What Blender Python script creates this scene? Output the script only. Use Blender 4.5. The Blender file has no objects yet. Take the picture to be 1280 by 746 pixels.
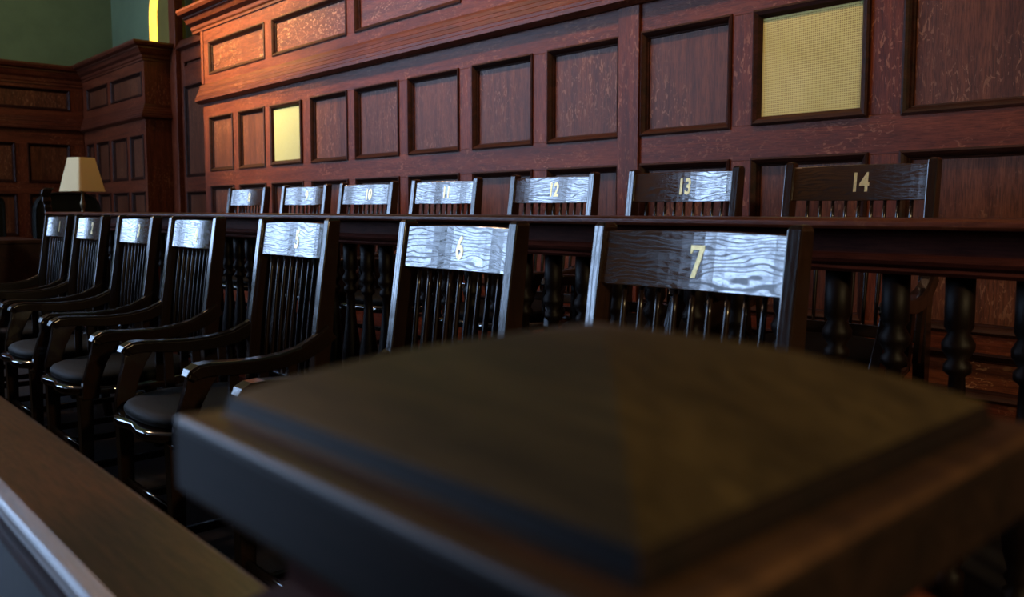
import bpy, bmesh, math, random
from mathutils import Vector, Matrix
random.seed(7)
PI = math.pi
sc = bpy.context.scene
COL = sc.collection

# ------------------------------------------------------------------ camera
cd = bpy.data.cameras.new('camera'); cam = bpy.data.objects.new('camera', cd); COL.objects.link(cam)
YAW, PITCH = math.radians(42.245), math.radians(4.48)
Hd = Vector((-math.cos(YAW), math.sin(YAW), 0)); Rt = Vector((math.sin(YAW), math.cos(YAW), 0))
Fw = Vector((Hd.x*math.cos(PITCH), Hd.y*math.cos(PITCH), -math.sin(PITCH))); Up = Rt.cross(Fw)
m = Matrix((Rt, Up, -Fw)).transposed().to_4x4(); m.translation = Vector((0, 0, 1.0)); cam.matrix_world = m
cd.sensor_width = 36; cd.lens = 36*1059.32/1280; cd.shift_y = -28/1280; cd.clip_start = 0.02; cd.clip_end = 60
cd.dof.use_dof = True; cd.dof.focus_distance = 2.7; cd.dof.aperture_fstop = 5.0
sc.camera = cam
# ------------------------------------------------------------------ world and exposure
w = bpy.data.worlds.new('world'); sc.world = w; w.use_nodes = True
w.node_tree.nodes['Background'].inputs[0].default_value = (.5, .6, .8, 1)
w.node_tree.nodes['Background'].inputs[1].default_value = 0.02
sc.view_settings.view_transform = 'Standard'; sc.view_settings.look = 'None'
sc.view_settings.gamma = 1; sc.view_settings.use_curve_mapping = False
sc.view_settings.exposure = 0.0
# light levels used by the builders below
WINDOW_LEFT, WINDOW_REAR = 12.0, 12.0     # daylight in the tall windows of the far side wall and of the wall behind the viewer
AMBER = 3.2
def lamp(kind, name, loc, power, color, size=.2, aim=None, **kw):
    l = bpy.data.lights.new(name, kind); l.energy = power; l.color = color
    if kind == 'AREA': l.size = size
    else: l.shadow_soft_size = size
    for k, v in kw.items(): setattr(l, k, v)
    o = bpy.data.objects.new(name, l); COL.objects.link(o); o.location = loc
    if aim: o.rotation_euler = (Vector(aim)-Vector(loc)).to_track_quat('-Z', 'Y').to_euler()
    return o
lamp('SPOT', 'added_warm_spot', (-8.3, -.6, 4.9), 7500, (1, .64, .20), .12, aim=(-6.8, 3, 2.9), spot_size=math.radians(38), spot_blend=1)  # added light, no fixture: orange pool on the upper left panelling
lamp('POINT', 'post_cap_fill_light', (1.7, .55, 1.75), 140, (1, .74, .38), .10)  # added unseen light that warms the right facet of the post cap
lamp('POINT', 'far_corner_fill_light', (-7.6, -.2, 4.9), 190, (1, .62, .36), .2)  # added unseen fill for the far block and side wall
for x_, p_ in ((-6.3, 520), (-5.2, 500), (-4.1, 480), (-3.0, 420), (-1.9, 260), (-.7, 120)):
    lamp('SPOT', 'wall_fill_spot', (x_, 1.2, 4.6), p_, (1, .56, .32), .12, aim=(x_, 3, 2.5), spot_size=math.radians(54), spot_blend=1)  # added row of unseen fills that warm the panelled wall

FLOOR, STEP = -0.06, 0.13

# ------------------------------------------------------------------ materials
def nodes(name):
    mt = bpy.data.materials.new(name); mt.use_nodes = True
    nt = mt.node_tree; b = nt.nodes['Principled BSDF']
    return mt, nt, b
def N(nt, t, **kw):
    n = nt.nodes.new(t)
    for k, v in kw.items(): setattr(n, k, v)
    return n
def coords(nt, scale, rnd=7.0):
    tc = N(nt, 'ShaderNodeTexCoord'); oi = N(nt, 'ShaderNodeObjectInfo')
    mu = N(nt, 'ShaderNodeMath', operation='MULTIPLY'); mu.inputs[1].default_value = rnd
    nt.links.new(oi.outputs['Random'], mu.inputs[0])
    cb = N(nt, 'ShaderNodeCombineXYZ')
    for i in range(3): nt.links.new(mu.outputs[0], cb.inputs[i])
    ad = N(nt, 'ShaderNodeVectorMath', operation='ADD')
    nt.links.new(tc.outputs['Object'], ad.inputs[0]); nt.links.new(cb.outputs[0], ad.inputs[1])
    mp = N(nt, 'ShaderNodeMapping'); mp.inputs['Scale'].default_value = scale
    nt.links.new(ad.outputs[0], mp.inputs[0])
    return mp, ad
def noise(nt, vec, scale, detail=4, rough=.55, dist=0):
    n = N(nt, 'ShaderNodeTexNoise'); n.inputs['Scale'].default_value = scale; n.inputs['Detail'].default_value = detail
    n.inputs['Roughness'].default_value = rough; n.inputs['Distortion'].default_value = dist
    nt.links.new(vec, n.inputs['Vector']); return n
def ramp(nt, fac, stops, interp='LINEAR'):
    r = N(nt, 'ShaderNodeValToRGB'); r.color_ramp.interpolation = interp
    e = r.color_ramp.elements
    while len(e) < len(stops): e.new(.5)
    for k, (p, c) in enumerate(stops):
        e[k].position = p; e[k].color = (c if len(c) == 4 else (*c, 1))
    nt.links.new(fac, r.inputs[0]); return r
def mix(nt, fac, a, b, mode='MIX'):
    x = N(nt, 'ShaderNodeMix', data_type='RGBA', blend_type=mode)
    if hasattr(fac, 'links'): nt.links.new(fac, x.inputs[0])
    else: x.inputs[0].default_value = fac
    for s, v in ((6, a), (7, b)):
        if hasattr(v, 'links'): nt.links.new(v, x.inputs[s])
        else: x.inputs[s].default_value = (*v, 1)
    return x.outputs[2]
def oak(name, dark, light, fleck, axis='x', rough=.38, flk=.5, bump=.12, coat=.0, pores=.55, spec=.3):
    mt, nt, b = nodes(name)
    a, c = 1.0, 14.0
    sc_ = {'x': (a, c, c), 'z': (c, c, a), 'y': (c, a, c)}[axis]
    mp, raw = coords(nt, sc_)
    n1 = noise(nt, mp.outputs[0], 1.6, 5, .6, .6)
    base = ramp(nt, n1.outputs['Fac'], [(.3, dark), (.7, light)])
    n2 = noise(nt, mp.outputs[0], 14, 6, .7, .2)
    por = ramp(nt, n2.outputs['Fac'], [(.40, (pores,)*3), (.56, (1, 1, 1))])
    col = mix(nt, 1.0, base.outputs[0], por.outputs[0], 'MULTIPLY')
    mp2 = N(nt, 'ShaderNodeMapping'); mp2.inputs['Scale'].default_value = {'x': (16, 30, 30), 'z': (34, 34, 13), 'y': (30, 16, 30)}[axis]
    nt.links.new(raw.outputs[0], mp2.inputs[0])
    n3 = noise(nt, mp2.outputs[0], 1.7, 3, .6, 1.4)
    big = noise(nt, raw.outputs[0], 2.3, 2)
    fk = ramp(nt, n3.outputs['Fac'], [(.57, (0, 0, 0)), (.63, (1, 1, 1))])
    bg = ramp(nt, big.outputs['Fac'], [(.42, (0, 0, 0)), (.62, (flk,)*3)])
    f = mix(nt, 1.0, fk.outputs[0], bg.outputs[0], 'MULTIPLY')
    col = mix(nt, f, col, fleck)
    nt.links.new(col, b.inputs['Base Color'])
    b.inputs['Roughness'].default_value = rough; b.inputs['Specular IOR Level'].default_value = spec
    b.inputs['Coat Weight'].default_value = coat; b.inputs['Coat Roughness'].default_value = .25
    bp = N(nt, 'ShaderNodeBump'); bp.inputs['Strength'].default_value = bump; bp.inputs['Distance'].default_value = .004
    nt.links.new(n2.outputs['Fac'], bp.inputs['Height']); nt.links.new(bp.outputs[0], b.inputs['Normal'])
    return mt
def black_oak(name, axis='x', rough=.17, lines=1.0, base=((.008, .005, .004), (.022, .011, .007)), freq=2.4, dist=5.0, ior=1.75):
    """near-black stained oak under varnish: open grain stays matt, the rest is glossy"""
    mt, nt, b = nodes(name)
    sc_ = {'x': (2.2, 10, 10), 'z': (10, 10, 2.2), 'y': (10, 2.2, 10)}[axis]
    mp, raw = coords(nt, sc_)
    n1 = noise(nt, mp.outputs[0], .55, 2, .5, .3)
    wv = N(nt, 'ShaderNodeTexWave', wave_type='BANDS', bands_direction={'x': 'Z', 'z': 'X', 'y': 'X'}[axis])
    wv.inputs['Scale'].default_value = freq; wv.inputs['Distortion'].default_value = dist
    wv.inputs['Detail'].default_value = 2.5; wv.inputs['Detail Scale'].default_value = .42; wv.inputs['Detail Roughness'].default_value = .6
    mp3 = N(nt, 'ShaderNodeMapping'); mp3.inputs['Scale'].default_value = {'x': (3.0, 10, 10), 'z': (10, 10, 3.0), 'y': (10, 3.0, 10)}[axis]
    nt.links.new(raw.outputs[0], mp3.inputs[0]); nt.links.new(mp3.outputs[0], wv.inputs['Vector'])
    n2 = noise(nt, mp.outputs[0], 9, 5, .7)
    g = ramp(nt, wv.outputs['Fac'], [(.05, (0, 0, 0)), (.27, (1, 1, 1))])
    pr = ramp(nt, n2.outputs['Fac'], [(.38, (.35,)*3), (.55, (1, 1, 1))])
    gl = mix(nt, 1.0, g.outputs[0], pr.outputs[0], 'MULTIPLY')
    gl = mix(nt, lines, (1, 1, 1), gl)
    base_c = ramp(nt, n1.outputs['Fac'], [(.3, base[0]), (.7, base[1])])
    col = mix(nt, gl, (.008, .005, .004), base_c.outputs[0])
    nt.links.new(col, b.inputs['Base Color'])
    rr = N(nt, 'ShaderNodeMapRange'); rr.inputs['To Min'].default_value = .3; rr.inputs['To Max'].default_value = rough
    nt.links.new(gl, rr.inputs['Value']); nt.links.new(rr.outputs[0], b.inputs['Roughness'])
    sp = N(nt, 'ShaderNodeMapRange'); sp.inputs['To Min'].default_value = .12; sp.inputs['To Max'].default_value = .62
    nt.links.new(gl, sp.inputs['Value']); nt.links.new(sp.outputs[0], b.inputs['Specular IOR Level'])
    b.inputs['IOR'].default_value = ior
    bp = N(nt, 'ShaderNodeBump'); bp.inputs['Strength'].default_value = .05; bp.inputs['Distance'].default_value = .002
    nt.links.new(gl, bp.inputs['Height']); nt.links.new(bp.outputs[0], b.inputs['Normal'])
    return mt
def plain(name, col, rough=.5, metal=0, bump=0, bscale=60, spec=.5, var=.0):
    mt, nt, b = nodes(name)
    mp, raw = coords(nt, (1, 1, 1), 3)
    n = noise(nt, raw.outputs[0], bscale, 4)
    lo = tuple(x*(1-var) for x in col); hi = tuple(x*(1+var) for x in col)
    r = ramp(nt, n.outputs['Fac'], [(.35, lo), (.65, hi)])
    nt.links.new(r.outputs[0], b.inputs['Base Color'])
    b.inputs['Roughness'].default_value = rough; b.inputs['Metallic'].default_value = metal
    b.inputs['Specular IOR Level'].default_value = spec
    if bump:
        bp = N(nt, 'ShaderNodeBump'); bp.inputs['Strength'].default_value = bump; bp.inputs['Distance'].default_value = .003
        nt.links.new(n.outputs['Fac'], bp.inputs['Height']); nt.links.new(bp.outputs[0], b.inputs['Normal'])
    return mt
def glow(name, col, s, var=.15, scale=3):
    mt, nt, b = nodes(name)
    mp, raw = coords(nt, (1, 1, 1), 3)
    n = noise(nt, raw.outputs[0], scale, 3)
    r = ramp(nt, n.outputs['Fac'], [(.3, tuple(x*(1-var) for x in col)), (.7, col)])
    b.inputs['Base Color'].default_value = (.02, .02, .02, 1)
    nt.links.new(r.outputs[0], b.inputs['Emission Color']); b.inputs['Emission Strength'].default_value = s
    return mt
RED_D, RED_L, FLK = (.070, .0155, .0075), (.17, .044, .018), (.36, .16, .085)
M = {}
M['rail_oak'] = oak('red_oak_across', RED_D, RED_L, FLK, 'x', .44, .5, spec=.22, bump=.2)
M['stile_oak'] = oak('red_oak_upright', RED_D, RED_L, FLK, 'z', .44, .5, spec=.22, bump=.2)
M['panel_oak'] = oak('brown_oak_panel', (.065, .021, .010), (.155, .054, .024), (.36, .19, .11), 'z', .44, .5, pores=.5, spec=.25, bump=.2)
M['panel_oak_long'] = oak('brown_oak_long_panel', (.07, .020, .010), (.17, .052, .024), (.40, .22, .12), 'x', .42, 1.0, spec=.3)
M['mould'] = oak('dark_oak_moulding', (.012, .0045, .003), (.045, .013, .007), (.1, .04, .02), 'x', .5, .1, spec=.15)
M['cornice'] = oak('cornice_oak', (.055, .013, .007), (.13, .034, .016), (.3, .13, .07), 'x', .42, .4, spec=.25)
M['plaster'] = plain('green_plaster', (.10, .185, .115), .85, var=.08, bscale=4)
M['plaster_dim'] = plain('grey_plaster', (.055, .05, .04), .9, var=.05, bscale=4)
M['crest'] = black_oak('black_oak_crest', 'x', .09, .8, freq=3.1, dist=30.0, ior=2.1, base=((.040, .019, .009), (.095, .047, .022)))
M['post'] = black_oak('black_oak_post', 'z', .12, .6, freq=2.6, base=((.012, .006, .004), (.032, .015, .008)))
M['chair_y'] = black_oak('black_oak_arm', 'y', .2, .35, ior=1.45)
M['chair_x'] = black_oak('black_oak_stretcher', 'x', .10, .1, ior=2.3)
M['spindle'] = black_oak('black_oak_spindle', 'z', .2, .2, ior=1.45)
M['gilt'] = plain('gilt_numeral_paint', (.85, .66, .30), .34, metal=.55, bump=.1, var=.12, bscale=120)
M['cushion'] = plain('dark_leather', (.0045, .0055, .005), .65, spec=.2, bump=.25, bscale=150, var=.2)
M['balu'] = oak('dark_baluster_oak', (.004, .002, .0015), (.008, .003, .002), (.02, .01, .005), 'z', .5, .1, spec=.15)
M['ledge'] = oak('brown_ledge_oak', (.08, .018, .008), (.17, .045, .018), (.3, .12, .05), 'x', .3, .2)
M['frieze'] = oak('dark_frieze_oak', (.045, .011, .007), (.085, .021, .012), (.1, .03, .015), 'x', .6, .1, spec=.05)
M['front_rail'] = oak('front_rail_oak', (.085, .027, .011), (.20, .070, .029), (.32, .16, .07), 'x', .33, .35, coat=.3)
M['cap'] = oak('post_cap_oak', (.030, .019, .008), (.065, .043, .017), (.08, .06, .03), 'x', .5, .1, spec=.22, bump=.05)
M['cap_edge'] = oak('post_cap_lit_edge_oak', (.035, .015, .007), (.085, .038, .015), (.1, .05, .025), 'x', .4, .1, spec=.3, bump=.05)  # lighter tone stands for warm light caught along the rim
M['cap_side'] = oak('post_cap_shaded_side', (.008, .005, .004), (.018, .009, .006), (.02, .01, .006), 'x', .5, .1, spec=.08, bump=.05)  # darker tone stands for shade on the slab sides
M['carpet'] = plain('dark_carpet', (.018, .015, .015), .95, bump=.6, bscale=300, var=.3)
M['floor'] = plain('dark_floor_boards', (.03, .018, .012), .25, bscale=8, var=.4)
M['desk'] = oak('desk_oak', (.03, .011, .007), (.07, .026, .014), (.1, .04, .02), 'x', .4, .1)
M['leather'] = plain('black_leather', (.005, .007, .006), .6, spec=.15, bump=.2, bscale=80, var=.2)
M['brass'] = plain('aged_brass', (.16, .12, .07), .35, metal=.8, bscale=30, var=.2)
M['shade'] = plain('cream_lamp_shade', (.80, .70, .40), .8, bump=.1, bscale=200, var=.03)
M['paper'] = plain('white_paper', (.7, .72, .75), .6, var=.02)
M['teal'] = plain('dark_teal_glass', (.012, .028, .030), .3, var=.2, bscale=3)
M['amber'] = glow('amber_stained_glass', (1.0, .62, .06), AMBER, .35, 5)
M['amber_dim'] = plain('olive_blind', (.12, .115, .02), .8, var=.1, bscale=3)
M['pane_l'] = glow('daylight_window_glass_side', (.44, .64, 1.0), WINDOW_LEFT, .25, .9)
M['pane_r'] = glow('daylight_window_glass_rear', (.44, .64, 1.0), WINDOW_REAR, .25, .9)
M['white_wood'] = plain('dark_window_joinery', (.05, .02, .012), .5, var=.1)
def grille_mat():
    mt, nt, b = nodes('golden_perforated_cloth')
    tc = N(nt, 'ShaderNodeTexCoord'); mp = N(nt, 'ShaderNodeMapping'); mp.inputs['Scale'].default_value = (125, 1, 125)
    nt.links.new(tc.outputs['Object'], mp.inputs[0])
    sx = N(nt, 'ShaderNodeSeparateXYZ'); nt.links.new(mp.outputs[0], sx.inputs[0])
    d = []
    for k in (0, 2):
        fr = N(nt, 'ShaderNodeMath', operation='FRACT'); nt.links.new(sx.outputs[k], fr.inputs[0])
        sb = N(nt, 'ShaderNodeMath', operation='SUBTRACT'); sb.inputs[1].default_value = .5; nt.links.new(fr.outputs[0], sb.inputs[0])
        pw = N(nt, 'ShaderNodeMath', operation='MULTIPLY'); nt.links.new(sb.outputs[0], pw.inputs[0]); nt.links.new(sb.outputs[0], pw.inputs[1]); d.append(pw)
    s = N(nt, 'ShaderNodeMath', operation='ADD'); nt.links.new(d[0].outputs[0], s.inputs[0]); nt.links.new(d[1].outputs[0], s.inputs[1])
    hole = ramp(nt, s.outputs[0], [(.05, (0, 0, 0)), (.10, (1, 1, 1))])
    n = noise(nt, tc.outputs['Object'], 6, 4)
    c = ramp(nt, n.outputs['Fac'], [(.3, (.52, .50, .15)), (.7, (.64, .62, .24))])
    col = mix(nt, hole.outputs[0], (.16, .12, .03), c.outputs[0])
    nt.links.new(col, b.inputs['Base Color']); b.inputs['Roughness'].default_value = .6
    bp = N(nt, 'ShaderNodeBump'); bp.inputs['Strength'].default_value = .4; bp.inputs['Distance'].default_value = .002
    nt.links.new(hole.outputs[0], bp.inputs['Height']); nt.links.new(bp.outputs[0], b.inputs['Normal'])
    return mt
M['grille'] = grille_mat()
M['pale_grille'] = plain('pale_green_gold_cloth', (.33, .40, .22), .7, bump=.1, bscale=200, var=.1)

# ------------------------------------------------------------------ geometry helpers
def build(name, bm, mat, parent=None, smooth=False, bevel=0, loc=(0, 0, 0), kind=None):
    bmesh.ops.recalc_face_normals(bm, faces=bm.faces)
    me = bpy.data.meshes.new(name); bm.to_mesh(me); bm.free()
    me.materials.append(M[mat] if isinstance(mat, str) else mat)
    if smooth: me.polygons.foreach_set('use_smooth', [True]*len(me.polygons))
    o = bpy.data.objects.new(name, me); COL.objects.link(o); o.location = loc
    if parent: o.parent = parent
    if kind: o['kind'] = kind
    if bevel:
        md = o.modifiers.new('bevel', 'BEVEL'); md.width = bevel; md.segments = 2; md.limit_method = 'ANGLE'; md.angle_limit = .6
    return o
def empty(name, loc=(0, 0, 0), rz=0, kind=None):
    o = bpy.data.objects.new(name, None); COL.objects.link(o); o.location = loc; o.rotation_euler.z = rz
    o.empty_display_size = .1
    if kind: o['kind'] = kind
    return o
def tag(o, label, cat, group=None):
    o['label'] = label; o['category'] = cat
    if group: o['group'] = group
    return o
def box(x0, x1, y0, y1, z0, z1, bm=None):
    bm = bm or bmesh.new()
    v = [bm.verts.new(p) for p in ((x0, y0, z0), (x1, y0, z0), (x1, y1, z0), (x0, y1, z0), (x0, y0, z1), (x1, y0, z1), (x1, y1, z1), (x0, y1, z1))]
    for f in ((0, 1, 2, 3), (4, 5, 6, 7), (0, 1, 5, 4), (1, 2, 6, 5), (2, 3, 7, 6), (3, 0, 4, 7)): bm.faces.new([v[i] for i in f])
    return bm
def prism(prof, x0, x1, bm=None, mit0=0, mit1=0, y_ref=0):
    """closed profile of (y, z) extruded along x; mitres slide ends with y"""
    bm = bm or bmesh.new()
    a = [bm.verts.new((x0 + mit0*(y-y_ref), y, z)) for y, z in prof]
    b = [bm.verts.new((x1 + mit1*(y-y_ref), y, z)) for y, z in prof]
    n = len(prof)
    for i in range(n): bm.faces.new((a[i], a[(i+1) % n], b[(i+1) % n], b[i]))
    bm.faces.new(a); bm.faces.new(b[::-1]); return bm
def ring(x0, x1, z0, z1, prof):
    """picture-frame moulding, prof = (inset, y) points"""
    bm = bmesh.new(); rows = []
    for d, y in prof:
        rows.append([bm.verts.new(p) for p in ((x0+d, y, z0+d), (x1-d, y, z0+d), (x1-d, y, z1-d), (x0+d, y, z1-d))])
    for a, b in zip(rows, rows[1:]):
        for i in range(4): bm.faces.new((a[i], a[(i+1) % 4], b[(i+1) % 4], b[i]))
    return bm
def lathe(prof, seg=14, bm=None, c=(0, 0)):
    bm = bm or bmesh.new(); rows = []
    for r, z in prof:
        rows.append([bm.verts.new((c[0]+r*math.cos(2*PI*k/seg), c[1]+r*math.sin(2*PI*k/seg), z)) for k in range(seg)])
    for a, b in zip(rows, rows[1:]):
        for k in range(seg): bm.faces.new((a[k], a[(k+1) % seg], b[(k+1) % seg], b[k]))
    bm.faces.new(rows[0]); bm.faces.new(rows[-1]); return bm
def sweep(path, secs, bm=None):
    """loft: each path station has a closed list of 3D points"""
    bm = bm or bmesh.new()
    rows = [[bm.verts.new(p) for p in s] for s in secs]
    n = len(rows[0])
    for a, b in zip(rows, rows[1:]):
        for k in range(n): bm.faces.new((a[k], a[(k+1) % n], b[(k+1) % n], b[k]))
    bm.faces.new(rows[0]); bm.faces.new(rows[-1]); return bm
def tube(pts, r, seg=8, fl=1.0):
    secs = []
    for i, p in enumerate(pts):
        p = Vector(p); t = (Vector(pts[min(i+1, len(pts)-1)])-Vector(pts[max(i-1, 0)])).normalized()
        ux = Vector((1, 0, 0)) if abs(t.x) < .9 else Vector((0, 1, 0))
        b = t.cross(ux).normalized(); a = b.cross(t).normalized()
        rr = r[i] if isinstance(r, (list, tuple)) else r
        secs.append([p + a*rr*fl*math.cos(2*PI*k/seg) + b*rr*math.sin(2*PI*k/seg) for k in range(seg)])
    return sweep(pts, secs)

# ------------------------------------------------------------------ panelling
MLD = [(-.010, .0), (-.010, -.007), (-.002, -.010), (.006, -.004), (.013, .004), (.017, .013), (.022, .015), (.024, .024)]
def cornice_bm(x0, x1, z0, z1, out, **kw):
    h = z1-z0
    pr = [(.05, z0), (-.012, z0), (-.012, z0+.10*h), (-.022, z0+.16*h), (-.026, z0+.3*h), (-.4*out, z0+.42*h), (-.55*out, z0+.62*h),
          (-.62*out, z0+.64*h), (-.62*out, z0+.70*h), (-.9*out, z0+.78*h), (-out, z0+.9*h), (-out, z1), (.05, z1)]
    return prism(pr, x0, x1, **kw)
def belt_bm(x0, x1, z0, z1, out, **kw):
    h = z1-z0
    pr = [(.03, z0), (-.45*out, z0), (-.7*out, z0+.05*h), (-out, z0+.12*h), (-out, z0+.25*h), (-.8*out, z0+.30*h), (-.8*out, z0+.40*h), (-.68*out, z0+.44*h),
          (-.6*out, z0+.58*h), (-.45*out, z0+.62*h), (-.4*out, z0+.74*h), (-.25*out, z0+.78*h), (-.18*out, z0+.9*h), (-.06*out, z1), (.03, z1)]
    return prism(pr, x0, x1, **kw)
def field(root, x0, x1, bands, cols_by_band, stile_mat='stile_oak', skip=None):
    """bands: list of (z0, z1) panel rows bottom to top between rails listed implicitly; cols: list of (xa, xb) openings"""
    for (za, zb, ztop), cols in zip(bands, cols_by_band):
        edges = [x0] + [e for c in cols for e in c] + [x1]
        for k in range(0, len(edges), 2):
            if edges[k+1]-edges[k] > .004:
                build('stile', box(edges[k], edges[k+1], 0, .03, za, zb), stile_mat, root, bevel=.0015)
        for c in cols:
            if skip and skip(c, za): continue
            long = (c[1]-c[0]) > 1.6*(zb-za)
            p = build('panel', box(c[0]-.004, c[1]+.004, .023, .034, za-.004, zb+.004), 'panel_oak_long' if long else 'panel_oak', root)
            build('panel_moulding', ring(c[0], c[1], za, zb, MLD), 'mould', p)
def rails(root, x0, x1, zs, mat='rail_oak'):
    for a, b in zs: build('rail', box(x0, x1, -.0006, .03, a, b), mat, root, bevel=.0015)

# main wall behind the jury box, facing -y, plane y = 3
wm = build('wall_back', box(-7.255, 2.2, 3.034, 3.16, STEP, 2.66), 'rail_oak', kind='structure')
wr = empty('panelling', (0, 3.0, 0)); wr.parent = wm
def wall_parts(parent):
    pass
# local frame of the parts is the wall's own frame shifted by a parent offset of zero: shift y when building
class Shift:
    pass
def at_y(o, y): o.location.y = y; return o
bpy.data.objects.remove(wr)
_old_build = build
def wbuild(y):
    def f(name, bm, mat, parent=None, **kw):
        if parent is wm: kw['loc'] = (0, y, 0)
        return _old_build(name, bm, mat, parent, **kw)
    return f
build = wbuild(3.0)
low = [(-7.125, -6.68), (-6.56, -6.115), (-6.00, -5.53), (-5.395, -4.925), (-4.815, -4.335), (-4.22, -3.75), (-3.615, -3.155), (-3.03, -2.58),
       (-2.44, -1.99), (-1.875, -1.415), (-1.285, -.83), (-.70, -.245), (-.115, .34), (.47, .925), (1.055, 1.51)]
GR = [low[2], low[9]]
up = [(-7.10, -6.09), (-5.95, -4.92), (-4.80, -3.73), (-3.60, -2.56), (-2.42, -1.38), (-1.26, -.22), (-.10, .94)]
X0, X1 = -7.255, 2.2
rails(wm, X0, X1, [(STEP, .38), (.50+.02, .60), (1.195, 1.335), (1.775, 1.93), (2.05, 2.145), (2.40, 2.53)])
field(wm, X0, X1, [(.38, .52, 0)], [[(a, b) for a, b in low]])
field(wm, X0, X1, [(.60, 1.195, 0)], [low])
field(wm, X0, X1, [(1.335, 1.775, 0)], [low], skip=lambda c, z: c in GR)
field(wm, X0, X1, [(2.145, 2.40, 0)], [up])
build('belt_moulding', belt_bm(-7.30, X1, 1.905, 2.065, .055), 'cornice', wm)
build('cornice', cornice_bm(-7.42, X1, 2.515, 2.695, .15), 'cornice', wm)
build('pilaster', box(-2.572, -2.452, -.014, .0, .2, 1.905), 'stile_oak', wm, bevel=.002)
build('corner_bead', box(-7.262, -7.215, -.008, .03, 2.07, 2.515), 'stile_oak', wm, bevel=.003)
build = _old_build

# golden grilles set into the panelling (things of their own)
for (xa, xb), lab in zip(GR, ('pale gold square grille in dark frame, small one far left on the panelled wall', 'large golden perforated grille in dark moulded frame above chair 14')):
    g = empty('wall_grille', ((xa+xb)/2, 3.0, 1.555)); tag(g, lab, 'grille')
    hw = (xb-xa)/2; hh = .22
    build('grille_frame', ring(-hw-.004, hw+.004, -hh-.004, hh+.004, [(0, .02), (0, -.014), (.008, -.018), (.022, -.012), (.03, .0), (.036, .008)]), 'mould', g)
    build('perforated_sheet', box(-hw+.03, hw-.03, .006, .014, -hh+.03, hh-.03), 'grille' if xa > -3 else 'pale_grille', g)

# projecting block of panelling at the far corner
wb = build('wall_block', box(-10.72, -8.70, 3.034, 3.4, FLOOR, 2.60), 'rail_oak', kind='structure')
def panelwork(parent, loc, rz, x0, x1, cols, ucols, ret=None, top=2.64):
    """lower and upper rows of panels on a plane; children of one wall slab, given in that plane's frame"""
    made = []
    def b(name, bm, mat, par=None, **kw):
        o = _old_build(name, bm, mat, par or parent, **kw)
        if par is None: o.location = loc; o.rotation_euler.z = rz
        return o
    for a, c in [(FLOOR, .1), (.62, .72), (1.17, 1.31), (1.735, 1.90), (2.04, 2.13), (2.35, 2.48)]:
        b('rail', box(x0, x1, -.0006, .03, a, c), 'rail_oak', bevel=.0015)
    for (za, zb), cc in (((.1, .62), cols), ((.72, 1.17), cols), ((1.31, 1.735), cols), ((2.13, 2.35), ucols)):
        e = [x0] + [q for c in cc for q in c] + [x1]
        for k in range(0, len(e), 2):
            if e[k+1]-e[k] > .004: b('stile', box(e[k], e[k+1], 0, .03, za, zb), 'stile_oak', bevel=.0015)
        for c in cc:
            p = b('panel', box(c[0]-.004, c[1]+.004, .023, .034, za-.004, zb+.004), 'panel_oak')
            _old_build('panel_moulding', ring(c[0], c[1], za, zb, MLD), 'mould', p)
    return b
bb = panelwork(wb, (0, 3.0, 0), 0, -10.68, -8.67, [(-10.45, -10.03), (-9.93, -9.66), (-9.68+.08, -9.66+.48), (-9.10, -8.77)][:0] + [(-10.55, -10.33), (-10.20, -9.80), (-9.68, -9.23), (-9.11, -8.74)],
               [(-10.5, -9.80), (-9.66, -8.74)])
bb('belt_moulding', belt_bm(-10.7, -8.67, 1.89, 2.04, .05, mit1=-1), 'cornice')
bb('cornice', cornice_bm(-10.7, -8.67, 2.46, 2.63, .13, mit1=-1), 'cornice')
# its plain end facing the jury box
def side(name, bm, mat, **kw):
    o = _old_build(name, bm, mat, wb, **kw); o.location = (-8.67, 3.0, 0); o.rotation_euler.z = PI/2; return o
side('end_board', box(.0305, .32, 0, .03, FLOOR, 2.60), 'stile_oak')
side('belt_moulding', belt_bm(0, .30, 1.89, 2.04, .05, mit0=1), 'cornice')
side('cornice', cornice_bm(0, .30, 2.46, 2.63, .13, mit0=1), 'cornice')

# recessed bay between the block and the jury-box wall
wc = build('wall_recess', box(-8.72, -7.2, 3.334, 3.42, FLOOR, 2.60), 'rail_oak', kind='structure')
def rec(name, bm, mat, par=None, **kw):
    o = _old_build(name, bm, mat, par or wc, **kw)
    if par is None: o.location = (0, 3.3, 0)
    return o
rec('stile', box(-8.66, -8.42, 0, .03, FLOOR, 2.60), 'stile_oak', bevel=.003)
rec('stile', box(-7.55, -7.26, 0, .03, FLOOR, 2.60), 'stile_oak', bevel=.003)
for a, c in ((FLOOR, .2), (1.17, 1.33), (2.20, 2.40), (2.44, 2.60)): rec('rail', box(-8.42, -7.55, 0, .03, a, c), 'rail_oak', bevel=.002)
for a, c in ((.2, 1.17), (1.33, 2.20)):
    p = rec('panel', box(-8.42, -7.55, .022, .033, a, c), 'panel_oak')
    build('panel_moulding', ring(-8.42, -7.55, a, c, MLD), 'mould', p)
rec('head_moulding', belt_bm(-8.66, -7.2, 2.56, 2.66, .05), 'cornice')
rec('door_post', box(-8.66, -8.50, -.05, .03, FLOOR, 6.4), 'stile_oak', bevel=.004)

# the far side wall, facing +x, plane x = -10.7
wf = build('wall_left', box(-10.85, -10.74, -.2, 3.1, FLOOR, 2.56), 'rail_oak', kind='structure')
fb = panelwork(wf, (-10.7, 0, 0), PI/2, -.2, 3.0, [(0, .5), (.64, 1.16), (1.30, 1.72), (1.86, 2.28), (2.42, 2.84)], [(.9, 1.86), (2.0, 2.86)])
fb('belt_moulding', belt_bm(-.2, 3.0, 1.89, 2.04, .05), 'cornice')
fb('cornice', cornice_bm(-.2, 3.0, 2.40, 2.62, .12), 'cornice')

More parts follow.
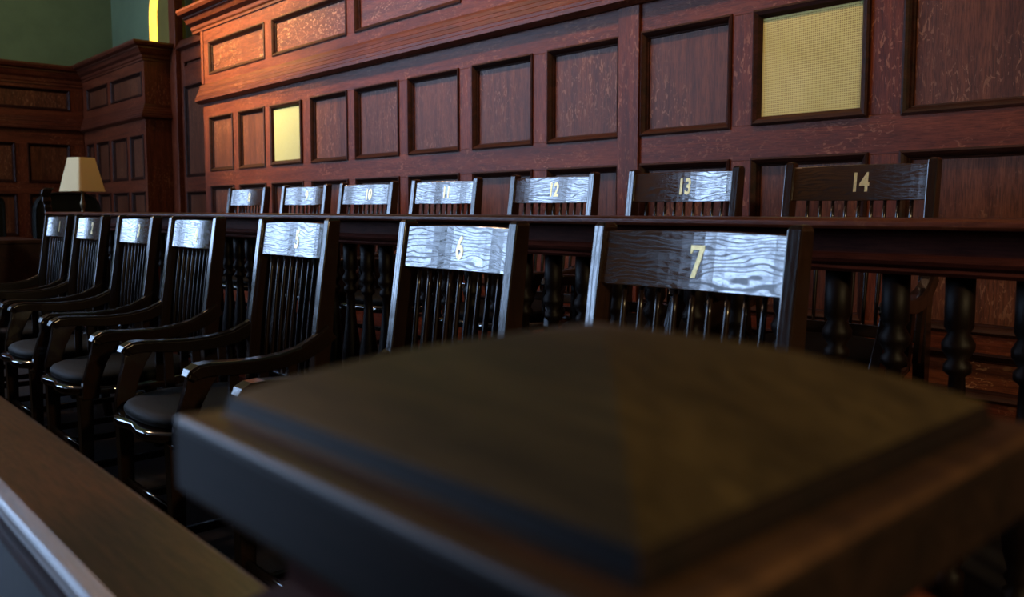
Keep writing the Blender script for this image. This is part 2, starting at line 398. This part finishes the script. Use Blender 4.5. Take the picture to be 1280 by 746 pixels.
# plaster above, the other walls, ceiling, floors
def wall_with_holes(name, axis, p0, p1, lo, hi, z0, z1, holes, mat):
    """slab with rectangular holes (a0, a1, b0, b1) along its run"""
    bm = bmesh.new(); cur = lo
    for a0, a1, b0, b1 in sorted(holes):
        for (s, e, q0, q1) in ((cur, a0, z0, z1), (a0, a1, z0, b0), (a0, a1, b1, z1)):
            if e-s > .001 and q1-q0 > .001:
                if axis == 'x': box(s, e, p0, p1, q0, q1, bm)
                else: box(p0, p1, s, e, q0, q1, bm)
        cur = a1
    if axis == 'x': box(cur, hi, p0, p1, z0, z1, bm)
    else: box(p0, p1, cur, hi, z0, z1, bm)
    return build(name, bm, mat, kind='structure')
TOP = 6.5
# left upper wall: two tall windows
LW = [(-6.5, -3.75, 1.2, 5.2), (-3.15, -1.15, 1.2, 5.2)]
RW = [(-10.3, -7.6, 1.5, 5.7)]
build('wall_left_upper', box(-10.95, -10.72, -.2, 3.45, 2.56, TOP), 'plaster', kind='structure')
wall_with_holes('wall_left_side', 'y', -10.95, -10.72, -7.1, -.2, FLOOR, TOP, LW, 'plaster')
wall_with_holes('wall_front', 'x', -7.25, -7.0, -10.95, 4.2, FLOOR, TOP, RW, 'plaster_dim')
build('wall_right', box(4.0, 4.2, -7.1, 3.5, FLOOR, TOP), 'plaster_dim', kind='structure')
# upper back wall: arched opening over the block, and the window bay over the recess
wall_with_holes('wall_back_upper', 'x', 3.36, 3.6, -10.95, 4.2, 2.56, TOP, [(-8.50, -8.27, 2.66, 5.8), (-8.20, -7.6, 2.66, 3.6)], 'plaster')
build('ceiling', box(-11, 4.2, -7.3, 3.7, TOP, TOP+.1), 'plaster_dim', kind='structure')
M['brown_wall'] = plain('brown_stained_wall', (.030, .017, .010), .8, var=.1, bscale=4, spec=.1)
bpy.data.objects['wall_front'].data.materials[0] = M['brown_wall']
build('floor', box(-11, 4.2, -7.3, 3.5, FLOOR-.1, FLOOR), 'floor', kind='structure')
pl = build('floor_platform', box(-6.9, 4.0, 1.68, 3.034, FLOOR, STEP), 'carpet', kind='structure')
build('floor_carpet', box(-6.9, 4.0, .27, 1.68, FLOOR, FLOOR+.008), 'carpet', kind='structure')

# daylight windows (outside the frame, they light the room)
def window(n, axis, p, a0, a1, b0, b1, mat, nx=2, nz=3):
    win = empty('window_%d' % n, (0, 0, 0), kind='structure')
    t = .03
    def bx(u0, u1, q0, q1, d0, d1):
        return box(u0, u1, p+d0, p+d1, q0, q1) if axis == 'x' else box(p+d0, p+d1, u0, u1, q0, q1)
    for u0, u1, q0, q1 in ((a0, a0+.08, b0, b1), (a1-.08, a1, b0, b1), (a0+.08, a1-.08, b0, b0+.08), (a0+.08, a1-.08, b1-.08, b1)):
        build('window_frame', bx(u0, u1, q0, q1, -.05, .05), 'white_wood', win)
    W = (a1-a0-.16)/nx; Z = (b1-b0-.16)/nz
    for i in range(nx):
        for j in range(nz):
            build('pane', bx(a0+.08+W*i+.02, a0+.08+W*(i+1)-.02, b0+.08+Z*j+.02, b0+.08+Z*(j+1)-.02, -.006, .006), mat, win)
    for i in range(1, nx): build('glazing_bar', bx(a0+.08+W*i-.02, a0+.08+W*i+.02, b0+.08, b1-.08, -.03, .03), 'white_wood', win)
    for j in range(1, nz): build('glazing_bar', bx(a0+.08, a1-.08, b0+.08+Z*j-.02, b0+.08+Z*j+.02, -.025, .025), 'white_wood', win)
    return win
window(1, 'y', -10.83, *LW[0], 'pane_l'); window(2, 'y', -10.83, *LW[1], 'pane_l'); window(3, 'x', -7.12, *RW[0], 'pane_r')
# dark and amber lights over the recess
w4 = empty('window_4', kind='structure')
build('window_frame', box(-8.50, -8.27, 3.36, 3.44, 2.62, 2.68), 'stile_oak', w4)
build('dark_pane', box(-8.50, -8.27, 3.44, 3.45, 2.66, 5.8), 'teal', w4)
build('mullion', box(-8.27, -8.20, 3.34, 3.46, 2.62, 5.8), 'stile_oak', w4)
w5 = empty('window_5', kind='structure')
build('amber_pane', box(-8.20, -7.6, 3.44, 3.45, 2.66, 3.6), 'amber', w5)
build('window_frame', box(-7.66, -7.6, 3.36, 3.47, 2.66, 3.6), 'stile_oak', w5)
# arched window over the block: amber glow stands for sunlit reveal, olive blind inside
w6 = empty('window_6', kind='structure')
def arch_pts(xl, xr, zs, n=16):
    cx, r = (xl+xr)/2, (xr-xl)/2
    return [(cx-r*math.cos(PI*k/n), zs+r*math.sin(PI*k/n)*1.2) for k in range(n+1)]
def arch_strip(xl, xr, xl2, xr2, z0, zs, y0, y1):
    o = [(xl, z0)] + arch_pts(xl, xr, zs) + [(xr, z0)]; i = [(xl2, z0)] + arch_pts(xl2, xr2, zs) + [(xr2, z0)]
    bm = bmesh.new(); A = [[bm.verts.new((x, y, z)) for x, z in q] for q in (o, i) for y in (y0, y1)]
    for k in range(len(o)-1):
        for r0, r1 in ((0, 1), (1, 3), (3, 2), (2, 0)): bm.faces.new((A[r0][k], A[r0][k+1], A[r1][k+1], A[r1][k]))
    return bm
build('sunlit_reveal_glow', arch_strip(-9.43, -8.66, -9.23, -8.70, 2.62, 3.0, 3.335, 3.358), 'amber', w6)  # emission replaces sunlight falling on the arch reveal
bm = bmesh.new()
pp = [(-9.23, 2.62)] + arch_pts(-9.23, -8.70, 3.0) + [(-8.70, 2.62)]
f0 = [bm.verts.new((x, 3.345, z)) for x, z in pp]; f1 = [bm.verts.new((x, 3.358, z)) for x, z in pp]
bm.faces.new(f0); bm.faces.new(f1)
for k in range(len(pp)): bm.faces.new((f0[k], f0[(k+1) % len(pp)], f1[(k+1) % len(pp)], f1[k]))
build('blind', bm, 'amber_dim', w6)

# ------------------------------------------------------------------ balustrade between the two rows
bal = empty('balustrade', (-3, 1.74, STEP)); tag(bal, 'long dark wooden balustrade with brown ledge between the two rows of chairs', 'railing')
def bl(name, bm, mat, **kw):
    o = build(name, bm, mat, bal, **kw); o.location = (3, -1.74, -STEP); return o
BX0, BX1 = -6.79, 2.0
bl('ledge', prism([(1.63, .962), (1.624, .968), (1.624, .977), (1.632, .983), (1.86, .983), (1.866, .977), (1.866, .965), (1.86, .96)], BX0, BX1), 'ledge', bevel=.0015)
bl('frieze', box(BX0+.05, BX1, 1.70, 1.78, .912, .961), 'frieze')
bl('belt_moulding', prism([(1.78, .872), (1.69, .872), (1.683, .879), (1.689, .885), (1.678, .892), (1.672, .900), (1.680, .907), (1.690, .912), (1.78, .912)], BX0+.04, BX1), 'frieze')
bl('bottom_rail', box(BX0+.05, BX1, 1.70, 1.78, STEP, STEP+.09), 'frieze', bevel=.003)
bl('end_post', box(BX0+.03, BX0+.12, 1.69, 1.79, FLOOR, .872), 'frieze', bevel=.003)
z0, z1 = STEP+.09, .872; H = z1-z0
bp_ = [(.028, 0), (.028, .10), (.018, .115), (.026, .14), (.020, .16), (.030, .22), (.037, .30), (.035, .38), (.024, .50), (.017, .62), (.015, .70), (.026, .715), (.026, .735), (.018, .75), (.030, .78), (.031, .80), (.020, .83), (.027, .85), (.027, 1)]
bm = lathe([(r, z*H) for r, z in bp_], 12)
first = None; k = 0; x = -.625
xs = [-.625 + .1235*i for i in range(-49, 12)]
for x in xs:
    if first is None:
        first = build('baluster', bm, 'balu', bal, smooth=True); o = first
    else:
        o = first.copy(); COL.objects.link(o); o.parent = bal
    o.location = (x+3, 0, z0-STEP)

# ------------------------------------------------------------------ chairs
def lerp(a, b, t): return a+(b-a)*t
def post_y(h):                      # centre line of the back post: y by height
    P = [(0, .235), (.2, .208), (.42, .19), (.55, .196), (.68, .209), (.85, .229), (1.03, .252)]
    for (a, ya), (b, yb) in zip(P, P[1:]):
        if h <= b: return lerp(ya, yb, (h-a)/(b-a))
    return P[-1][1]
def post_bm(s):
    bm = bmesh.new(); rows = []
    for h, dep in ((0, .034), (.1, .036), (.25, .042), (.42, .05), (.48, .052), (.55, .052), (.62, .056), (.68, .060), (.76, .054), (.85, .050), (.93, .047), (1.0, .044), (1.018, .042), (1.026, .030)):
        y = post_y(h); w0 = .0145 if h > .5 else .017
        xc = s*(.222 - (.012*(1-h/.45) if h < .45 else 0)); k = w0*(.6 if h > 1.02 else 1)
        rows.append([(xc-k, y-dep/2, h), (xc+k, y-dep/2, h), (xc+k, y+dep/2, h), (xc-k, y+dep/2, h)])
    return sweep(None, rows)
def crest_bm():
    rows = []
    for i in range(17):
        u = -1+i/8; x = u*.209; b = .017*(1-u*u)
        y0 = lambda h: post_y(h)-.012+b
        arch = .004*(1-u*u)
        rows.append([(x, y0(.899)-.003, .899-arch*.3), (x, y0(.899)+.018, .899-arch*.3), (x, y0(1.008)+.016, 1.007+arch), (x, y0(1.008), 1.008+arch)])
    return sweep(None, rows)
def spindle_bm(x):
    u = x/.209; pts = []
    rad = []
    for i in range(9):
        h = lerp(.50, .902, i/8); pts.append((x*(1-.04*(1-i/8)), post_y(h)+.002+.015*(1-u*u), h)); rad.append(.0055+.0025*math.sin(PI*i/8))
    return tube(pts, rad, 6)
def lower_bm():
    rows = []
    for i in range(9):
        u = -1+i/4; x = u*.209; b = .015*(1-u*u); y = post_y(.5)
        rows.append([(x, y-.014+b, .475), (x, y+.014+b, .475), (x, y+.014+b, .515), (x, y-.014+b, .515)])
    return sweep(None, rows)
def seat_outline(sx, sy0, sy1, lobes=0, n=28, p=3.2):
    pts = []
    for k in range(n):
        a = 2*PI*k/n; c, s = math.cos(a), math.sin(a)
        x = math.copysign(abs(c)**(2/p), c)*sx; y = math.copysign(abs(s)**(2/p), s)
        cy, hy = (sy0+sy1)/2, (sy1-sy0)/2
        yy = cy+y*hy
        if y > 0: x *= lerp(1, .84, y)
        if y < 0 and lobes: yy -= lobes*(-y)*(abs(math.sin(PI*x/sx*.95)) - .55 + .25*(1-abs(x)/sx))
        pts.append((x, yy))
    return pts
def slab_bm(rings):
    bm = bmesh.new(); rows = [[bm.verts.new((x, y, z)) for x, y in o] for o, z in rings]; n = len(rows[0])
    for a, b in zip(rows, rows[1:]):
        for k in range(n): bm.faces.new((a[k], a[(k+1) % n], b[(k+1) % n], b[k]))
    bm.faces.new(rows[0]); bm.faces.new(rows[-1]); return bm
def seat_bm():
    o = lambda d: seat_outline(.255-d, -.300+d, .205, .022, 48)
    return slab_bm([(o(.03), .405), (o(.008), .408), (o(0), .418), (o(0), .430), (o(.006), .437), (o(.02), .440)])
def cushion_bm():
    o = lambda d: seat_outline(.242-d, -.285+d, .175-d*.6, .0, 32, 2.9)
    return slab_bm([(o(.02), .438), (o(.002), .446), (o(0), .458), (o(.008), .470), (o(.03), .480), (o(.08), .487), (o(.15), .489)])
def arm_path():
    P = [(.215, .700, .0), (.17, .668, .0), (.12, .645, .004), (.05, .632, .010), (-.03, .628, .018), (-.11, .632, .026), (-.17, .636, .030), (-.205, .634, .032), (-.228, .622, .033), (-.238, .604, .034)]
    out = []
    for i in range(len(P)-1):
        for t in (0, .5):
            a, b = P[i], P[i+1]; out.append(tuple(lerp(p, q, t) for p, q in zip(a, b)))
    out.append(P[-1]); return out
def arm_bm(s):
    P = arm_path(); rows = []
    for i, (y, h, dx) in enumerate(P):
        a = P[max(i-1, 0)]; b = P[min(i+1, len(P)-1)]
        t = Vector((0, b[0]-a[0], b[1]-a[1])).normalized(); nrm = Vector((0, t.z, -t.y))   # points downward? fixed below
        if nrm.z < 0: nrm = -nrm
        if i >= len(P)-3: nrm = Vector((0, -t.z, t.y)) if (-t.z) < 0 else Vector((0, t.z, -t.y))
        f = i/(len(P)-1)
        w_ = lerp(.016, .030, min(1, f*1.5)); th = lerp(.052, .036, min(1, f*1.6))
        if i >= len(P)-2: w_ *= .85; th *= .8
        xc = s*(.232+dx); c = Vector((xc, y, h))
        top = c; bot = c - nrm*th
        e = .006
        rows.append([bot+Vector((-w_, 0, 0)), bot+Vector((w_, 0, 0)), top-nrm*e+Vector((w_, 0, 0)), top+Vector((w_-e, 0, 0)), top+Vector((-w_+e, 0, 0)), top-nrm*e+Vector((-w_, 0, 0))])
    return sweep(None, rows)
def slat_arm_bm(s, y, hw, h0, h1):
    xa, xb = s*.238, s*(.238+.012)
    rows = []
    for t in (0, .5, 1):
        xc = lerp(xa, xb, t); h = lerp(h0, h1, t); yy = y
        rows.append([(xc-.008, yy-hw, h), (xc+.008, yy-hw, h), (xc+.008, yy+hw, h), (xc-.008, yy+hw, h)])
    return sweep(None, rows)
def front_support_bm(s):
    rows = []
    for h, y, hw in ((.40, -.235, .026), (.46, -.232, .028), (.52, -.215, .030), (.57, -.195, .036), (.605, -.18, .046)):
        xc = s*lerp(.236, .256, (h-.4)/.2)
        rows.append([(xc-.013, y-hw, h), (xc+.013, y-hw, h), (xc+.013, y+hw, h), (xc-.013, y+hw, h)])
    return sweep(None, rows)
def leg_bm(s):
    rows = []
    for h, w_ in ((0, .015), (.2, .019), (.41, .022)):
        rows.append([(s*.208-w_, -.245-w_, h), (s*.208+w_, -.245-w_, h), (s*.208+w_, -.245+w_, h), (s*.208-w_, -.245+w_, h)])
    return sweep(None, rows)
MESH = {}
def part(name, key, fn, mat, parent, smooth=False, bevel=0):
    if key not in MESH:
        o = build(name, fn(), mat, parent, smooth=smooth, bevel=bevel); MESH[key] = o
        return o
    o = MESH[key].copy(); COL.objects.link(o); o.parent = parent; return o
# hand-drawn condensed numerals, unit height, as stroke polygons
def numeral_curve(txt):
    cu = bpy.data.curves.new('numeral', 'FONT'); cu.body = txt; cu.size = .082; cu.align_x = 'CENTER'; cu.align_y = 'CENTER'
    cu.offset = .0022; cu.extrude = .0004; cu.resolution_u = 8; cu.space_character = 1.0
    return cu
SEVEN = [(-.30, .5), (.30, .5), (.30, .40), (-.02, -.5), (-.20, -.5), (.10, .34), (-.16, .34), (-.22, .24), (-.30, .24)]
ONE = [(-.17, .44), (-.02, .5), (.10, .5), (.10, -.42), (.18, -.5), (-.18, -.5), (-.08, -.42), (-.08, .34), (-.17, .32)]
def outline_numeral(n):
    """returns list of polygons (outer only) or None"""
    return {'7': [SEVEN]}.get(n)
def numeral(txt, parent):
    yf = lambda x, h: post_y(h)-.012+.017*(1-(x/.209)**2)-.003*(1.008-h)/.109
    hm = .953; slope = (post_y(1.0)-post_y(.9)+.003)/.1
    if txt == '7':
        bm = bmesh.new(); s = .062
        for poly in ([(-.30, .5), (.30, .5), (.30, .36), (-.30, .36)], [(.30, .40), (-.02, -.5), (-.21, -.5), (.10, .38)], [(-.30, .37), (-.18, .37), (-.24, .24), (-.30, .24)]):
            fr = [bm.verts.new((x*s*.85+.012, -.0007, z*s)) for x, z in poly]; bk = [bm.verts.new((x*s*.85+.012, .0002, z*s)) for x, z in poly]
            bm.faces.new(fr); bm.faces.new(bk)
            for k in range(4): bm.faces.new((fr[k], fr[(k+1) % 4], bk[(k+1) % 4], bk[k]))
        bmesh.ops.triangulate(bm, faces=bm.faces)
        me = bpy.data.meshes.new('numeral'); 
        for v in bm.verts:
            x, y, z = v.co; v.co = Vector((x, yf(x, hm+z)+y-.0004, hm+z))
        bmesh.ops.recalc_face_normals(bm, faces=bm.faces)
        bm.to_mesh(me); bm.free()
    else:
        cu = numeral_curve(txt); t = bpy.data.objects.new('t', cu); COL.objects.link(t)
        dg = bpy.context.evaluated_depsgraph_get(); dg.update()
        me = bpy.data.meshes.new_from_object(t.evaluated_get(dg)); bpy.data.objects.remove(t)
        for v in me.vertices:
            x, z, y = v.co.x*.72, v.co.y, v.co.z
            x += .004 if len(txt) > 1 else .006
            v.co = Vector((x, yf(x, hm+z)-.0009-y, hm+z))
    me.materials.clear(); me.materials.append(M['gilt'])
    o = bpy.data.objects.new('numeral', me); COL.objects.link(o); o.parent = parent
    o['label'] = 'gilded numeral %s' % txt
    return o
SP = [-.162+.0405*k for k in range(9)]
def chair(n, cx, Y, z, phi, label, group):
    t = empty('jury_chair', (cx+.252*math.sin(phi), Y-.252*math.cos(phi), z), phi); tag(t, label, 'chair', group)
    for s in (-1, 1): part('back_post', 'p%d' % s, lambda: post_bm(s), 'post', t, bevel=.003)
    c = part('crest_rail', 'c', crest_bm, 'crest', t, bevel=.0025)
    numeral(str(n), c)
    for k, x in enumerate(SP): part('spindle', 's%d' % k, lambda: spindle_bm(x), 'spindle', t, smooth=True)
    part('lower_back_rail', 'l', lower_bm, 'chair_x', t, bevel=.002)
    part('seat', 'seat', seat_bm, 'chair_x', t, smooth=True)
    part('seat_cushion', 'cu', cushion_bm, 'cushion', t, smooth=True)
    for s in (-1, 1):
        a = part('arm', 'a%d' % s, lambda: arm_bm(s), 'chair_y', t, bevel=.003)
        part('arm_support', 'as%d' % s, lambda: front_support_bm(s), 'post', a, bevel=.003)
        for q, (y, h1) in enumerate(((-.09, .605), (.0, .60), (.09, .608))):
            part('arm_slat', 'al%d%d' % (s, q), lambda: slat_arm_bm(s, y, .014, .43, h1), 'spindle', a, bevel=.002)
        part('front_leg', 'fl%d' % s, lambda: leg_bm(s), 'post', t, bevel=.002)
        part('side_stretcher', 'ss%d' % s, lambda: box(s*.20-.009, s*.20+.009, -.235, .20, .14, .165), 'chair_y', t, bevel=.003)
    part('front_stretcher', 'fs', lambda: prism([(-.246+.010*math.cos(2*PI*k/12), .207+.015*math.sin(2*PI*k/12)) for k in range(12)], -.195, .195), 'chair_x', t, smooth=True)
    part('rear_stretcher', 'rs', lambda: box(-.20, .20, .205, .222, .20, .225), 'chair_x', t, bevel=.003)
    return t
R = math.radians
front = [(1, -5.325, 0), (2, -4.717, 0), (3, -4.022, 0), (4, -3.357, 0), (5, -2.529, 0), (6, -1.681, 0), (7, -.968, 0)]
rear = [(8, -5.59, 6), (9, -4.785, 6), (10, -4.08, 6), (11, -3.37, 6), (12, -2.613, 5), (13, -1.925, 5), (14, -1.254, 5)]
FL = {1: 'front row wooden armchair farthest from the viewer, at the left end beside the desk', 2: 'black oak armchair second from the far left end of the front row',
      3: 'black oak armchair third from the far left end of the front row', 4: 'black oak armchair fourth from the far left end of the front row',
      5: 'black oak armchair with blue glare on its crest, left of chair numbered 6', 6: 'black oak chair with gilt 6 on its brightly glaring front row crest rail',
      7: 'dark brown oak chair with gilt 7, nearest in the front row'}
RL = {8: 'rear row chair farthest left with glare on the left of its crest', 9: 'rear row chair second from the left, right part of crest dark',
      10: 'rear row chair third from left with whole crest white with glare', 11: 'oak chair numbered 11, fourth from the left in the raised rear row', 12: 'bluish glaring oak chair numbered 12, third from the right in the rear row',
      13: 'rear row oak chair with gilt 13 and glare in the right half', 14: 'brown rear row oak chair with gilt 14 under the large grille'}
for n, cx, ph in front: chair(n, cx, 1.35, FLOOR+.008, R(ph), FL[n], 'armchairs of the front row')
for n, cx, ph in rear: chair(n, cx, 2.62, STEP, R(ph), RL[n], 'armchairs of the rear row')

# ------------------------------------------------------------------ front rail of the jury box and its post
fr = empty('front_railing', (-3.4, .25, FLOOR)); tag(fr, 'brown wooden railing running along the lower left corner in front of the chairs', 'railing')
def fl(name, bm, mat, **kw):
    o = build(name, bm, mat, fr, **kw); o.location = (3.4, -.25, -FLOOR); return o
fl('handrail', prism([(.296, .70), (.300, .695), (.298, .678), (.285, .668), (.212, .668), (.190, .674), (.182, .684), (.186, .694), (.200, .70)], -6.85, -.345), 'front_rail', bevel=.003)
fl('bed_moulding', prism([(.285, .668), (.282, .652), (.272, .640), (.208, .640), (.192, .645), (.184, .652), (.188, .66), (.205, .668)], -6.85, -.345), 'frieze', bevel=.002)
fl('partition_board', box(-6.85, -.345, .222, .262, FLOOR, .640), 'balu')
for k in range(8):
    xa = -6.7+.8*k
    fl('panel_frame', ring(xa, xa+.68, .06, .46, [(0, .222), (0, .212), (.012, .208), (.02, .216), (.024, .2215)]), 'mould')
fl('end_post', box(-6.95, -6.85, .20, .30, FLOOR, .72), 'frieze', bevel=.004)

pc = empty('newel_post', (-.246, .276, FLOOR)); tag(pc, 'large blurred dark newel post with shallow pyramid cap filling the foreground', 'post')
def sq(half, z): return [(-half, -half, z), (half, -half, z), (half, half, z), (-half, half, z)]
def pcb(name, rows, mat, **kw): return build(name, sweep(None, rows), mat, pc, **kw)
zz = lambda z: z-FLOOR
pcb('shaft', [sq(.092, 0), sq(.092, zz(.80))], 'frieze', bevel=.004)
pcb('neck_moulding', [sq(.092, zz(.80)), sq(.112, zz(.808)), sq(.114, zz(.822)), sq(.100, zz(.832)), sq(.100, zz(.848)), sq(.112, zz(.856)), sq(.118, zz(.868))], 'frieze')
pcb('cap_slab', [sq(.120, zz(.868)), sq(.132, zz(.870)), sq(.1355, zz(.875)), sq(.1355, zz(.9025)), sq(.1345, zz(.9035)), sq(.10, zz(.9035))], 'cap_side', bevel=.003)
pcb('cap_lit_rim', [sq(.1345, zz(.9035)), sq(.136, zz(.9045)), sq(.1345, zz(.9072)), sq(.131, zz(.908)), sq(.118, zz(.908))], 'cap_edge', bevel=.001)  # split from the slab to carry the lit edge in its colour
rows = []
for i in range(15):
    t = i/14; half = .117*(1-t)+.001
    rows.append(sq(half, zz(.9165 + .032*(1-(1-t)**1.7))))
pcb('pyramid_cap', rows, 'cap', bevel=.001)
pcb('cap_step', [sq(.122, zz(.9075)), sq(.1185, zz(.910)), sq(.1175, zz(.9155)), sq(.1155, zz(.9168))], 'balu')

# ------------------------------------------------------------------ desk, seats and lamp at the far end
dk = empty('clerk_desk', (-7.9, 1.5, FLOOR)); tag(dk, 'brown wooden desk beyond the far end of the front row', 'desk')
def dd(name, x0, x1, y0, y1, z0, z1, mat, bev=.004):
    o = build(name, box(x0, x1, y0, y1, z0, z1), mat, dk, bevel=bev); o.location = (7.9, -1.5, -FLOOR); return o
dd('desktop', -8.55, -7.58, .4, 1.80, .73, .76, 'desk')
dd('front_panel', -7.64, -7.60, .45, 1.78, FLOOR, .73, 'desk')
dd('side_panel', -8.5, -7.64, 1.74, 1.78, FLOOR, .73, 'desk')
dd('side_panel', -8.5, -7.64, .45, .49, FLOOR, .73, 'desk')
# newel with carved scroll at the desk corner
nw = empty('carved_post', (-7.60, 1.845, FLOOR)); tag(nw, 'slim reddish post with grey carved scroll top beside the far desk', 'post')
build('shaft', sweep(None, [[(-.03, -.022, 0), (.03, -.022, 0), (.03, .022, 0), (-.03, .022, 0)], [(-.03, -.022, 1.0), (.03, -.022, 1.0), (.03, .022, 1.0), (-.03, .022, 1.0)]]), 'rail_oak', nw, bevel=.003)
rows = []
for h, w_, dy in ((1.0, .030, .0), (1.03, .040, -.005), (1.05, .036, -.006), (1.08, .040, -.008), (1.10, .034, -.01), (1.13, .046, -.015), (1.16, .040, -.018), (1.19, .05, -.02), (1.22, .055, -.01), (1.235, .045, .01)):
    w_ *= .7
    rows.append([(-w_, dy-w_, h), (w_, dy-w_, h), (w_, dy+w_, h), (-w_, dy+w_, h)])
build('carved_cap', sweep(None, rows), 'spindle', nw, bevel=.006)
# long dark leather seat back behind the desk
def rounded_back(name, loc, rz, wdt, h0, h1, label, cat, rnd=.3):
    t = empty(name, (loc[0], loc[1], FLOOR), rz); tag(t, label, cat)
    n = 14; out = [(-wdt/2, h0), (wdt/2, h0)]
    for k in range(n+1):
        a = PI*k/n; out.append((wdt/2*math.copysign(abs(math.cos(a))**.6, math.cos(a)), h1-rnd+rnd*math.sin(a)**.7))
    def lay(y, d): return [(x*(1-d/(wdt/2)), y, h0+(z-h0)*(1-d/(h1-h0))) for x, z in out]
    build('backrest', sweep(None, [lay(-.05, .03), lay(-.06, .01), lay(-.04, 0), lay(.04, 0), lay(.06, .01), lay(.05, .03)]), 'leather', t, smooth=False)
    build('seat', box(-wdt/2, wdt/2, -.5, -.03, .38, .48), 'leather', t, bevel=.02)
    for s in (-1, 1):
        build('leg', box(s*(wdt/2-.05)-.025, s*(wdt/2-.05)+.025, -.46, -.41, 0, .38), 'desk', t)
        build('leg', box(s*(wdt/2-.05)-.025, s*(wdt/2-.05)+.025, -.02, .03, 0, h0+.05), 'desk', t)
    return t
rounded_back('leather_bench', (-8.9, 1.02), -PI/2, 1.55, .45, 1.235, 'wide black leather seat back behind the desk at the far left', 'bench', .12)
rounded_back('leather_armchair', (-9.35, 2.44), -PI/2, .62, .45, 1.235, 'black round-backed leather chair in the shade behind the table lamp', 'chair', .25)
# side table and lamp
tb = empty('side_table', (-8.2, 2.27, FLOOR)); tag(tb, 'dark side table under the cream lamp, hidden behind the railing', 'table')
build('table_top', box(-.3, .3, -.25, .25, .955, .985), 'desk', tb, bevel=.004)
build('pedestal', box(-.22, .22, -.18, .18, 0, .955), 'desk', tb, bevel=.004)
lp = empty('table_lamp', (-8.2, 2.27, FLOOR+.985)); tag(lp, 'table lamp with cream square tapered shade and slim turned base', 'lamp')
build('lamp_base', lathe([(.075, 0), (.075, .012), (.03, .03), (.014, .05), (.012, .08), (.022, .10), (.026, .13), (.014, .16), (.011, .22), (.016, .235), (.01, .25), (.008, .34)], 16), 'brass', lp, smooth=True)
def shq(w_, z, r=.18):
    pts = []
    for cx_, cy_ in ((1, 1), (-1, 1), (-1, -1), (1, -1)):
        for da in (0, .5, 1):
            a0 = {(1, 1): 0, (-1, 1): PI/2, (-1, -1): PI, (1, -1): 3*PI/2}[(cx_, cy_)]+da*PI/2
            rr = w_*r; pts.append((cx_*(w_-rr)+rr*math.cos(a0), cy_*(w_-rr)+rr*math.sin(a0), z))
    return pts
bm = bmesh.new(); rws = [[bm.verts.new(p) for p in shq(w_, z)] for w_, z in ((.138, .235), (.139, .238), (.082, .535), (.079, .535), (.135, .238))]
for a, b in zip(rws, rws[1:]+rws[:1]):
    for k in range(len(a)): bm.faces.new((a[k], a[(k+1) % len(a)], b[(k+1) % len(a)], b[k]))
sh = build('lamp_shade', bm, 'shade', lp); sh.rotation_euler.z = R(22)
pa = build('papers', box(-.15, .15, -.11, .11, 0, .01), 'paper'); pa.location = (-7.95, 1.30, .76); pa.rotation_euler.z = .4
tag(pa, 'white sheaf of papers on the far desk at the left edge', 'paper')
